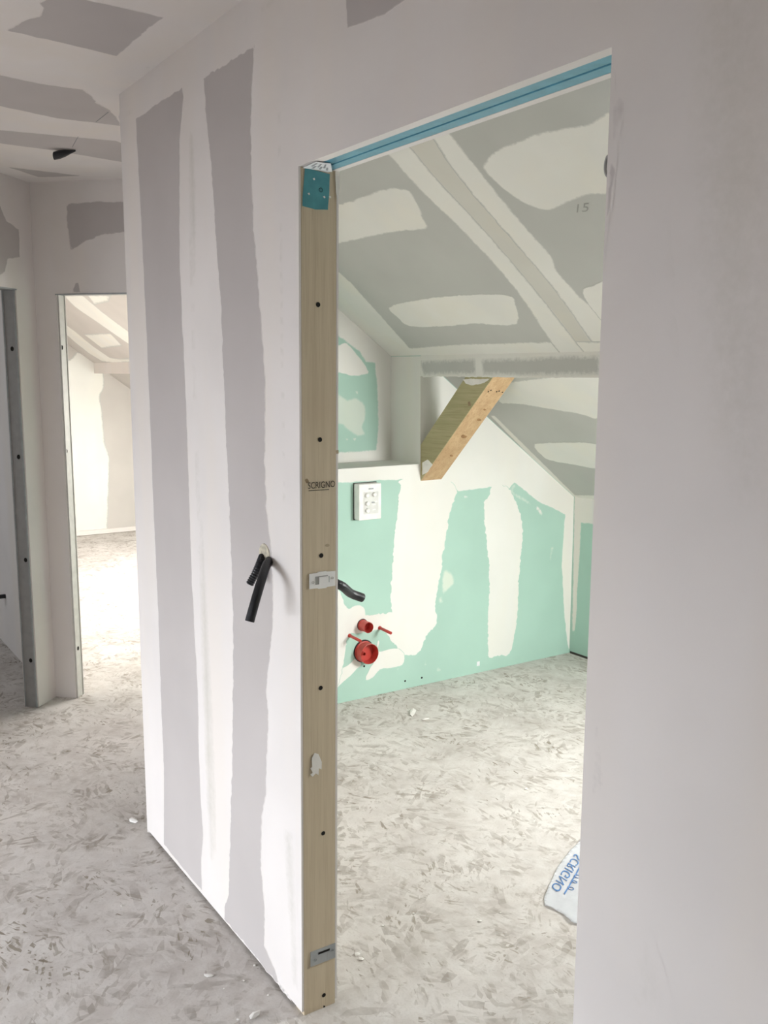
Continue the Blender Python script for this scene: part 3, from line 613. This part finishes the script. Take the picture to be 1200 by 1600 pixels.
text_mesh('printed_name', 'SCRIGNO', 'ink_black', post, P_JAMB.at(481, 764)+P_JAMB.n*0.0006, (0, 1, 0), P_JAMB.v, 0.0155, (P_JAMB.at(523, 761)-P_JAMB.at(481, 764)).length)
jpatch('underline', [(482, 766.2), (514, 764.2), (514, 765.2), (482, 767.4)], 'ink_black', post, 0.0006, amp=0, step=0.03)
# strike plates
def plate(pts, mat, slot, holes, name, notch=False):
    W = [P_JAMB.uv(P_JAMB.at(*p)) for p in pts]
    a0 = min(p.x for p in W); a1 = max(p.x for p in W)-0.003; b0 = sum(p.y for p in W[2:])/2; b1 = sum(p.y for p in W[:2])/2
    ol = [(a0, b0), (a1, b0), (a1, b1), (a0, b1)]
    if notch:
        c, d, e = a0+(a1-a0)*0.30, a0+(a1-a0)*0.68, 0.0025
        ol = [(a0, b0), (c, b0), (c+0.003, b0-e), (d-0.003, b0-e), (d, b0), (a1, b0), (a1, b1), (d, b1), (d-0.003, b1+e), (c+0.003, b1+e), (c, b1), (a0, b1)]
    bm = bmesh.new(); prism(bm, [P_JAMB.pt(x, y, 0.0002) for x, y in ol], P_JAMB.n*0.0022)
    o = R(bm_obj(name, bm, mat, fr, bevel=0.0004)); dx, dy = a1-a0, b1-b0
    for nm, (s0, s1, t0, t1), mm, hh in slot:
        bm = bmesh.new(); prism(bm, [P_JAMB.pt(a0+dx*p, b0+dy*q, 0.0022) for p, q in ((s0, t0), (s1, t0), (s1, t1), (s0, t1))], P_JAMB.n*hh)
        bm_obj(nm, bm, mm, o)
    for s, t in holes: disc('screw', P_JAMB, P_JAMB.pt(a0+dx*s, b0+dy*t, 0), 0.0032, 'steel', o, h=0.0034, seg=10)
    return o
plate([(483, 897), (525, 891), (525, 914), (483, 921)], 'bright_plate', [('latch_slot', (0.22, 0.36, 0.24, 0.78), 'steel', 0.0007), ('latch_slot', (0.36, 0.70, 0.72, 0.78), 'steel', 0.0007), ('latch_tongue', (0.36, 0.72, 0.24, 0.70), 'bright_plate', 0.0022), ('latch_slot', (0.735, 0.76, 0.3, 0.7), 'zinc', 0.0007)], [(0.13, 0.42), (0.87, 0.55)], 'strike_plate', True)['label'] = 'bright metal latch plate'
plate([(485, 1487), (525, 1473), (525, 1495), (485, 1510)], 'zinc', [('slot', (0.30, 0.76, 0.66, 0.80), 'dark_hole', 0.0007), ('fold_line', (0.40, 0.41, 0.1, 0.6), 'steel', 0.0005), ('fold_line', (0.66, 0.67, 0.1, 0.6), 'steel', 0.0005)], [(0.18, 0.38), (0.87, 0.62)], 'guide_plate')['label'] = 'dull grey zinc plate with a slot'
# track wrapped in blue film
for k, (y0, y1) in enumerate(((0.024, 0.0525), (0.0585, 0.0865))):
    bm = bmesh.new(); box(bm, J1.x, 0.938, y0, y1, 2.1005, 2.144); R(bm_obj('track_rail', bm, 'blue_film', fr, bevel=0.001))
bm = bmesh.new(); box(bm, J1.x, 0.938, 0.0525, 0.0585, 2.112, 2.144); R(bm_obj('track_groove', bm, 'blue_dark', fr))
# loose plaster skin beside the jamb top
jpatch('plaster_flake', [(523, 268), (530, 266), (530, 300), (528, 320), (524, 300)], 'crumb', post, 0.002, amp=0.001, step=0.006)
# wire loop at the other side of the opening
hk = Vector((0.938, 0.02, 1.86)); bm = bmesh.new()
hc = P_MAIN.at(950, 258)
tube(bm, [hc+Vector((-0.003-0.006*math.sin(a), 0.004, 0.014*math.cos(a))) for a in [math.pi*k/12 for k in range(13)]], 0.0022, 8)
R(bm_obj('wire_loop', bm, 'steel', fr, True))

# ------------------------------------------------------------------ steel studs of the other two doorways
def steel_frame(plane, s, depth_dir, t, top, span, holes, label, m1='steel', m2='zinc'):
    p0 = plane.pt(s, 0, 0); d = Vector(depth_dir).normalized(); along = plane.u
    r = thing('steel_door_frame', label, 'door frame', p0)
    PP = Plane(p0+along*0.0052, d, Z, along)
    bm = bmesh.new(); q = [p0+d*0.010, p0+d*(t-0.012), p0+d*(t-0.012)+along*0.005, p0+d*0.010+along*0.005]
    prism(bm, [(v.x, v.y, 0.0) for v in q], (0, 0, top-0.002)); st = rebase(bm_obj('stud', bm, m1, r), r)
    for e0, e1 in ((0.006, 0.0115), (t-0.0135, t-0.008)):
        bm = bmesh.new(); q = [p0+d*e0, p0+d*e1, p0+d*e1+along*0.008, p0+d*e0+along*0.008]
        prism(bm, [(v.x, v.y, 0.0) for v in q], (0, 0, top-0.002)); rebase(bm_obj('stud_lip', bm, m2, r), r)
    for x, y in holes: disc('rivet_hole', PP, PP.at(x, y), 0.010, 'dark_hole', st, h=0.001, seg=12, sx=0.8)
    bm = bmesh.new(); a, b = p0+d*0.006, p0+d*(t-0.008)
    prism(bm, [(v.x, v.y, top-0.004) for v in (a, a+along*span, b+along*span, b)], (0, 0, 0.0035)); rebase(bm_obj('head_track', bm, 'steel', r), r)
    bm = bmesh.new(); a, b = plane.pt(s-0.006, 0, 0.0002), plane.pt(s+span, 0, 0.0002)
    prism(bm, [(v.x, v.y, top-0.004) for v in (a, b, b+plane.n*0.0012, a+plane.n*0.0012)], (0, 0, 0.006)); rebase(bm_obj('edge_bead', bm, 'zinc', r), r)
    return r
steel_frame(P_A, 0.158, (-1, -1, 0), 0.078, 2.024, 0.82, ((19, 545), (29, 714), (40, 875), (48, 1032)), 'dark steel stud lining the doorway of the dim side room')
steel_frame(P_B, 0.112, (-1, 1, 0), 0.075, 2.012, 0.836, ((97, 543), (104, 705), (122, 1013)), 'thin pale steel stud lining the doorway of the bright far room', 'pale_steel', 'pale_steel')

# ------------------------------------------------------------------ conduits
hole = P_MAIN.at(414, 868)
bm = bmesh.new(); q = P_MAIN.uv(hole)
ring = lambda r, h: [bm.verts.new(P_MAIN.pt(q.x+r*math.cos(a)*(1+0.06*math.sin(3*a)), q.y+r*math.sin(a)*1.05, h)) for a in [2*math.pi*k/20 for k in range(20)]]
A, B, C = ring(0.030, 0.0002), ring(0.029, 0.0025), ring(0.022, 0.0008)
for U_, V_ in ((A, B), (B, C)):
    for k in range(20): bm.faces.new((U_[k], U_[(k+1) % 20], V_[(k+1) % 20], V_[k]))
bm.faces.new(C); tag(bm_obj('conduit_hole', bm, 'clay'), 'rough tan filled hole where two black conduits leave the door wall', 'wall hole')
at_y = lambda x, y, Y: Plane((0, Y, 0), (1, 0, 0), Z, (0, -1, 0)).at(x, y)
pts = spline([P_MAIN.at(421, 876), at_y(416, 884, -0.022), at_y(409, 905, -0.055), at_y(400, 935, -0.085), at_y(390, 971, -0.105)], 8)
bm = bmesh.new(); tube(bm, pts, 0.0115, 16, r_in=0.009); tag(bm_obj('conduit', bm, 'black_plastic', smooth=False), 'long smooth black conduit hanging from the tan hole in the door wall', 'conduit')
pts = spline([P_MAIN.at(410, 870), at_y(406, 880, -0.016), at_y(399, 896, -0.034), at_y(390, 913, -0.048)], 11)
bm = bmesh.new(); tube(bm, pts, 0.0105, 14, r_in=0.008, ridge=0.0018); tag(bm_obj('conduit', bm, 'black_plastic'), 'short ribbed black conduit beside the long one in the door wall', 'conduit')
e = at_y(566, 934, 0.30)
st_ = at_y(531, 914, 0.21)
pts = spline([Vector((st_.x-0.05, WT, st_.z+0.03)), Vector((st_.x-0.02, WT+0.05, st_.z+0.022)), st_, at_y(548, 927, 0.26), e], 7)
bm = bmesh.new(); tube(bm, pts, 0.0125, 16, r_in=0.009); tag(bm_obj('conduit', bm, 'black_plastic'), 'black conduit curving out from behind the pine jamb above the red pipes', 'conduit')
# side room conduit
PW = Plane((0, 0.08, 0), (1, 0, 0), Z, (0, -1, 0)); b0 = PW.at(9, 934)
bm = bmesh.new(); tube(bm, spline([b0+Vector((0, 0, 0.01)), b0+Vector((-0.01, -0.05, 0.008)), b0+Vector((-0.03, -0.10, -0.005))], 6), 0.0125, 12, r_in=0.009)
tag(bm_obj('conduit', bm, 'black_plastic'), 'black conduit stub on the bluish wall of the dim side room', 'conduit')
# ceiling cable end
b0 = P_CEIL.at(118, 233); e0 = P_CEIL.at(84, 233)
ct = thing('ceiling_cable', 'short black conduit end with a thin wire poking from the hall ceiling', 'cable', b0)
d_ = (e0-b0); L_ = d_.length; d_.normalize(); bm = bmesh.new()
rad = [0.003, 0.008, 0.014, 0.017, 0.016]; prev = None; up_ = Vector(Z); sd = d_.cross(up_)
for k, r_ in enumerate(rad):
    c_ = b0+d_*(L_*k/4)-up_*(0.006+0.005*k); rg = [bm.verts.new(c_+(up_*math.cos(a)+sd*math.sin(a))*r_) for a in [2*math.pi*j/12 for j in range(12)]]
    if prev: [bm.faces.new((prev[j], prev[(j+1) % 12], rg[(j+1) % 12], rg[j])) for j in range(12)]
    else: bm.faces.new(rg)
    prev = rg
bm.faces.new(prev[::-1]); rebase(bm_obj('conduit_end', bm, 'black_plastic', ct), ct)
bm = bmesh.new(); tube(bm, [P_CEIL.at(x, y)-up_*0.002 for x, y in ((113, 229), (122, 213))], 0.0012, 6); rebase(bm_obj('wire', bm, 'print_grey', ct), ct)
bm = bmesh.new(); tube(bm, [P_CEIL.at(x, y)-up_*0.001 for x, y in ((150, 190), (169, 175))], 0.0012, 6); rebase(bm_obj('wire', bm, 'print_grey', ct), ct)

# ------------------------------------------------------------------ timber strut under the purlin
Yf, Ye = YB+0.003, 1.886
lo = P_BL.at(657, 752).z; hiX = P_YB.at(770, 597).x; topX = P_YB.at(727, 594).x; upz = P_BL.at(660, 695).z
st = thing('timber_strut', 'thick rough-sawn timber strut rising from the bathroom wall to the boxed purlin', 'strut', (XG, Yf, lo))
bm = bmesh.new()
pts = [(XG-0.002, Yf, lo), (hiX, Yf, ZB+0.002), (topX, Yf, ZB+0.002), (XG-0.002, Yf, upz)]
prism(bm, pts, (0, Ye-Yf, 0)); bmesh.ops.recalc_face_normals(bm, faces=bm.faces)
for f in bm.faces: f.material_index = 1 if (f.normal.z < -0.3) else 0
body = rebase(bm_obj('timber', bm, ['strut_olive', 'strut_brown'], st, bevel=0.002), st)
us = Vector((hiX-XG, 0, ZB-lo)).normalized(); PU = Plane((XG, Yf, lo), us, (0, 1, 0), Vector((us.z, 0, -us.x)))
PFs = Plane((0, Yf, 0), (1, 0, 0), Z, (0, -1, 0))
for x, y in ((763, 612), (767, 610), (776, 612), (780, 611), (785, 613)): disc('nail_hole', PU, PU.at(x, y), 0.004, 'dark_hole', body, h=0.0008, seg=8)
plain('strut_knot', (0.30, 0.165, 0.07), 0.7, var=0.25)
for kx, ky, kr in ((724, 682, 3.6), (748, 656, 2.6), (705, 712, 2.0), (757, 640, 1.8)): patch('knot', PU, [(kx+kr*math.cos(a)*(1.6 if a < 2 else 1.0), ky+kr*0.8*math.sin(a)) for a in [0.7*k for k in range(9)]], 'strut_knot', body, 0.003, 0.004, step=0.004)
patch('knot', PFs, [(731, 628), (735, 627), (736, 634), (732, 635)], 'knot', body, 0.002, 0.004, step=0.006)
patch('plaster_smear', PFs, [(660, 722), (668, 718), (676, 726), (668, 738), (660, 742)], 'crumb', body, 0.003, 0.004, step=0.008)
patch('plaster_smear', PFs, [(723, 592), (765, 592), (757, 598), (740, 602), (728, 600)], 'crumb', body, 0.003, 0.004, step=0.008)

# ------------------------------------------------------------------ white service box on the green wall
a0, a1 = P_BL.at(553, 757), P_BL.at(553, 812)
XF = XG+0.052; PF = Plane((XF, 0, 0), (0, 1, 0), Z, (1, 0, 0))
f0, f1 = PF.at(561, 758), PF.at(596, 754); g0 = PF.at(561, 814)
y0, y1, z1_, z0_ = f0.y, f1.y, (f0.z+f1.z)/2, g0.z
sb = thing('service_box', 'white plastic box with round knobs mounted on the green bathroom wall', 'box', (XG, y0, z0_))
bm = bmesh.new(); box(bm, XG+0.001, XF, y0, y1, z0_, z1_); bx = rebase(bm_obj('body', bm, 'white_plastic', sb, bevel=0.006), sb)
bm = bmesh.new(); dy, dz = y1-y0, z1_-z0_
box(bm, XF, XF+0.0012, y0+dy*0.20, y1-dy*0.14, z0_+dz*0.17, z0_+dz*0.78); rebase(bm_obj('face_panel', bm, 'grey_plastic', sb, bevel=0.0005), sb)
def knob(py, pz, r):
    bm = bmesh.new(); c = Vector((XF+0.0012, y0+dy*py, z0_+dz*pz)); rings = []
    for h, k in ((0, 1), (0.009, 0.95), (0.012, 0.7)):
        rings.append([bm.verts.new(c+Vector((h, math.cos(a)*r*k, math.sin(a)*r*k))) for a in [2*math.pi*j/14 for j in range(14)]])
    for A_, B_ in zip(rings, rings[1:]): [bm.faces.new((A_[j], A_[(j+1) % 14], B_[(j+1) % 14], B_[j])) for j in range(14)]
    bm.faces.new(rings[-1]); rebase(bm_obj('knob', bm, 'white_plastic', sb), sb)
for py, pz in ((0.33, 0.69), (0.66, 0.70), (0.35, 0.46), (0.35, 0.27)): knob(py, pz, 0.0115)
for py, pz in ((0.62, 0.48), (0.74, 0.50), (0.66, 0.42), (0.66, 0.28)):
    bm = bmesh.new(); box(bm, XF+0.0012, XF+0.0022, y0+dy*(py-0.07), y0+dy*(py+0.07), z0_+dz*(pz-0.02), z0_+dz*(pz+0.02)); rebase(bm_obj('printed_symbol', bm, 'print_grey' if py == 0.62 else 'white_plastic', sb), sb)
bm = bmesh.new(); box(bm, XF, XF+0.0008, y0+dy*0.42, y0+dy*0.64, z0_+dz*0.845, z0_+dz*0.885); rebase(bm_obj('printed_mark', bm, 'print_grey', sb), sb)
bm = bmesh.new(); box(bm, XG+0.0005, XG+0.006, y0-0.0015, y1+0.001, z0_-0.002, z1_+0.003); rebase(bm_obj('back_shade', bm, 'gap_and_shade_dark', sb), sb)  # dark rim behind the box stands in for its thin cast shadow

# ------------------------------------------------------------------ red pipes and caps
def cap(px, py, r, length, label, handle=False):
    c = P_BL.at(px, py); t = thing('waste_pipe', label, 'pipe', c); bm = bmesh.new(); seg = 28
    prof = [(0.0, r*1.04), (0.010, r*1.04), (0.011, r*0.97), (length*0.55, r*0.97), (length*0.56, r*1.0), (length, r*1.0), (length+0.001, r*0.965), (length*0.25, r*0.90), (length*0.25, 0.001)]
    rings = [[bm.verts.new(c+Vector((h, math.cos(a)*k, math.sin(a)*k))) for a in [2*math.pi*j/seg for j in range(seg)]] for h, k in prof]
    for A_, B_ in zip(rings, rings[1:]): [bm.faces.new((A_[j], A_[(j+1) % seg], B_[(j+1) % seg], B_[j])) for j in range(seg)]
    o = rebase(bm_obj('cap_body', bm, 'red_plastic', t, True), t)
    o.data.set_sharp_from_angle(angle=math.radians(35)) if hasattr(o.data, 'set_sharp_from_angle') else None
    bm = bmesh.new(); rings = [[bm.verts.new(c+Vector((h, math.cos(a)*k, math.sin(a)*k+0.001))) for a in [2*math.pi*j/seg for j in range(seg)]] for h, k in ((0.0002, r*1.14), (0.003, r*1.13), (0.003, r*1.0))]
    for A_, B_ in zip(rings, rings[1:]): [bm.faces.new((A_[j], A_[(j+1) % seg], B_[(j+1) % seg], B_[j])) for j in range(seg)]
    rebase(bm_obj('seal_ring', bm, 'black_plastic', t), t)
    if handle:
        bm = bmesh.new(); hc_ = c+Vector((length*0.25, -r*0.45, 0))
        tube(bm, [hc_, hc_+Vector((length*0.5, 0, 0))], r*0.22, 12, r_in=r*0.16); rebase(bm_obj('grip', bm, 'red_plastic', t), t)
cap(568, 1017.5, 0.052, 0.060, 'large round red pipe cap low on the green wall', True)
cap(566, 976.5, 0.0275, 0.062, 'small round red pipe cap just above the large one')
for (x, y, lab) in ((546, 993, 'thin red pipe sleeve beside the large red cap'), (593, 981, 'thin red pipe sleeve nearer the tall white compound strip')):
    c = P_BL.at(x, y); t = thing('pipe_sleeve', lab, 'pipe', c)
    bm = bmesh.new(); tube(bm, [c, c+Vector((0.05, 0, -0.001)), c+Vector((0.105, 0, -0.003))], 0.0075, 14, r_in=0.0055); rebase(bm_obj('sleeve', bm, 'red_plastic', t, True), t)
    bm = bmesh.new(); tube(bm, [c, c+Vector((0.007, 0, 0))], 0.0098, 14); rebase(bm_obj('collar', bm, 'red_plastic', t), t)
for x, y in ((569, 1041), (633, 1064), (659, 1059)): disc('screw_hole', P_BL, P_BL.at(x, y), 0.005, 'dark_hole', wall_bath, seg=10)
patch('sticker', P_BL, [(745, 1034), (749.5, 1033), (749.5, 1040), (745, 1041)], 'paper', wall_bath, 0.0005, 0.002, step=0.01)
# pencil mark on the slope
o_ = P_SLOPE.at(901, 332); text_mesh('pencil_mark', '15', 'pencil', ceil_bath, o_, P_SLOPE.at(919, 330)-o_, P_SLOPE.at(903, 316)-o_, 0.045, depth=0.0)
for v_ in ceil_bath.children[-1].data.vertices: v_.co += SN*0.0012

# ------------------------------------------------------------------ plastic wrapping on the bathroom floor
ctr = P_FLOOR.at(905, 1395)
pw = thing('plastic_wrap', 'crumpled clear plastic sheet printed with blue letters on the bathroom floor', 'plastic sheet', ctr)
outl = [P_FLOOR.at(*p) for p in ((912, 1308), (890, 1332), (872, 1355), (858, 1385), (850, 1405), (851, 1416), (865, 1422), (880, 1430), (893, 1444), (925, 1450), (960, 1420), (965, 1370), (945, 1320))]
V = [Vector((p.x, p.y)) for p in outl]; ol = []
for i in range(len(V)):
    for j in range(6): ol.append(V[i].lerp(V[(i+1) % len(V)], j/6))
grid = []
xs = [p.x for p in ol]; ys = [p.y for p in ol]
def inpoly(x, y):
    c = False
    for i in range(len(ol)):
        a, b = ol[i], ol[(i+1) % len(ol)]
        if (a.y > y) != (b.y > y) and x < (b.x-a.x)*(y-a.y)/(b.y-a.y)+a.x: c = not c
    return c
x = min(xs)
while x < max(xs):
    y = min(ys)
    while y < max(ys):
        if inpoly(x, y): grid.append(Vector((x, y)))
        y += 0.012
    x += 0.012
res = delaunay_2d_cdt(ol+grid, [(i, (i+1) % len(ol)) for i in range(len(ol))], [], 1, 1e-5)
hgt = lambda x, y: 0.003+0.006*abs(noise.noise((x*13, y*13, 1)))+0.004*abs(noise.noise((x*31, y*31, 4)))
me = bpy.data.meshes.new('sheet'); me.from_pydata([(v.x, v.y, hgt(v.x, v.y)) for v in res[0]], [], [tuple(f) for f in res[2]])
sh = rebase(link('sheet', me, 'plastic_film', pw, True), pw)
md = sh.modifiers.new('thick', 'SOLIDIFY'); md.thickness = 0.0006
a_ = P_FLOOR.at(905, 1340); b_ = P_FLOOR.at(868, 1393); u_ = (b_-a_)
dn = P_FLOOR.at(898, 1372)-P_FLOOR.at(882, 1362)
tx = text_mesh('printed_name', 'SCRIGNO', 'ink_blue', pw, a_+dn*0.35, u_, -dn, 0.038, u_.length*1.02, 0.0)
for v_ in tx.data.vertices: v_.co.z = hgt(v_.co.x, v_.co.y)+0.0016
rebase(tx, pw)
bm = bmesh.new(); q0, q1 = P_FLOOR.at(908, 1352), P_FLOOR.at(881, 1399); wv = dn.normalized()*0.0055
for k in range(12):
    s0, s1 = q0.lerp(q1, k/12), q0.lerp(q1, (k+1)/12)
    f = [bm.verts.new((p.x, p.y, hgt(p.x, p.y)+0.0018)) for p in (s0, s1, s1+wv, s0+wv)]; bm.faces.new(f)
bmesh.ops.remove_doubles(bm, verts=bm.verts, dist=1e-5); rebase(bm_obj('printed_line', bm, 'ink_blue', pw), pw)
def scrib(c, r):
    bm = bmesh.new(); P0 = P_FLOOR.at(*c); pp = [P0+Vector((math.cos(a)*r, math.sin(a)*r*0.8, 0)) for a in [2*math.pi*k/14 for k in range(15)]]
    tube(bm, [(p.x, p.y, hgt(p.x, p.y)+0.0015) for p in pp], 0.0012, 6); rebase(bm_obj('printed_swirl', bm, 'ink_blue', pw), pw)
scrib((892, 1391), 0.010); scrib((898, 1381), 0.008); scrib((902, 1372), 0.011)

# ------------------------------------------------------------------ plaster crumbs on the floor
random.seed(5)
def crumb(px, py, r, label, group, el=1.0):
    c = P_FLOOR.at(px, py); bm = bmesh.new(); bmesh.ops.create_icosphere(bm, subdivisions=1, radius=r)
    an = random.uniform(0, 3.14)
    for v in bm.verts:
        v.co *= random.uniform(0.7, 1.25); v.co.x *= el; v.co.z *= 0.45
        v.co = Matrix.Rotation(an, 3, 'Z') @ v.co
    zmin = min(v.co.z for v in bm.verts)
    o = bm_obj('plaster_crumb', bm, 'crumb'); o.location = (c.x, c.y, -zmin); tag(o, label, 'debris', group)
for x, y, r in ((398, 1509, 0.004), (381, 1533, 0.004), (419, 1556, 0.004), (372, 1594, 0.005), (190, 1416, 0.005), (350, 1545, 0.003)):
    crumb(x, y, r, 'tiny white plaster crumb on the hall floor before the door wall', 'tiny crumbs on the hall floor')
crumb(209, 1284, 0.013, 'flat white plaster crumb at the outer corner of the door wall', None, 1.8)
crumb(326, 1526, 0.008, 'oblong white plaster crumb alone on the darker hall floor', None, 2.0)
crumb(397, 1590, 0.011, 'largest white plaster crumb, at the lower edge of the hall floor', None, 1.8)
crumb(645, 1114, 0.016, 'long white plaster scrap on the bathroom floor near the green wall', None, 3.2)
crumb(665, 1125, 0.011, 'small white plaster scrap beside the long one in the bathroom', None, 2.4)
for x, y, r in ((649, 1110, 0.005), (822, 1234, 0.006), (750, 1440, 0.006), (646, 1428, 0.004), (558, 1492, 0.01), (565, 1500, 0.009), (598, 1447, 0.004), (782, 1427, 0.003)):
    crumb(x, y, r, 'tiny white plaster crumb lying on the bathroom floor', 'tiny crumbs on the bathroom floor')
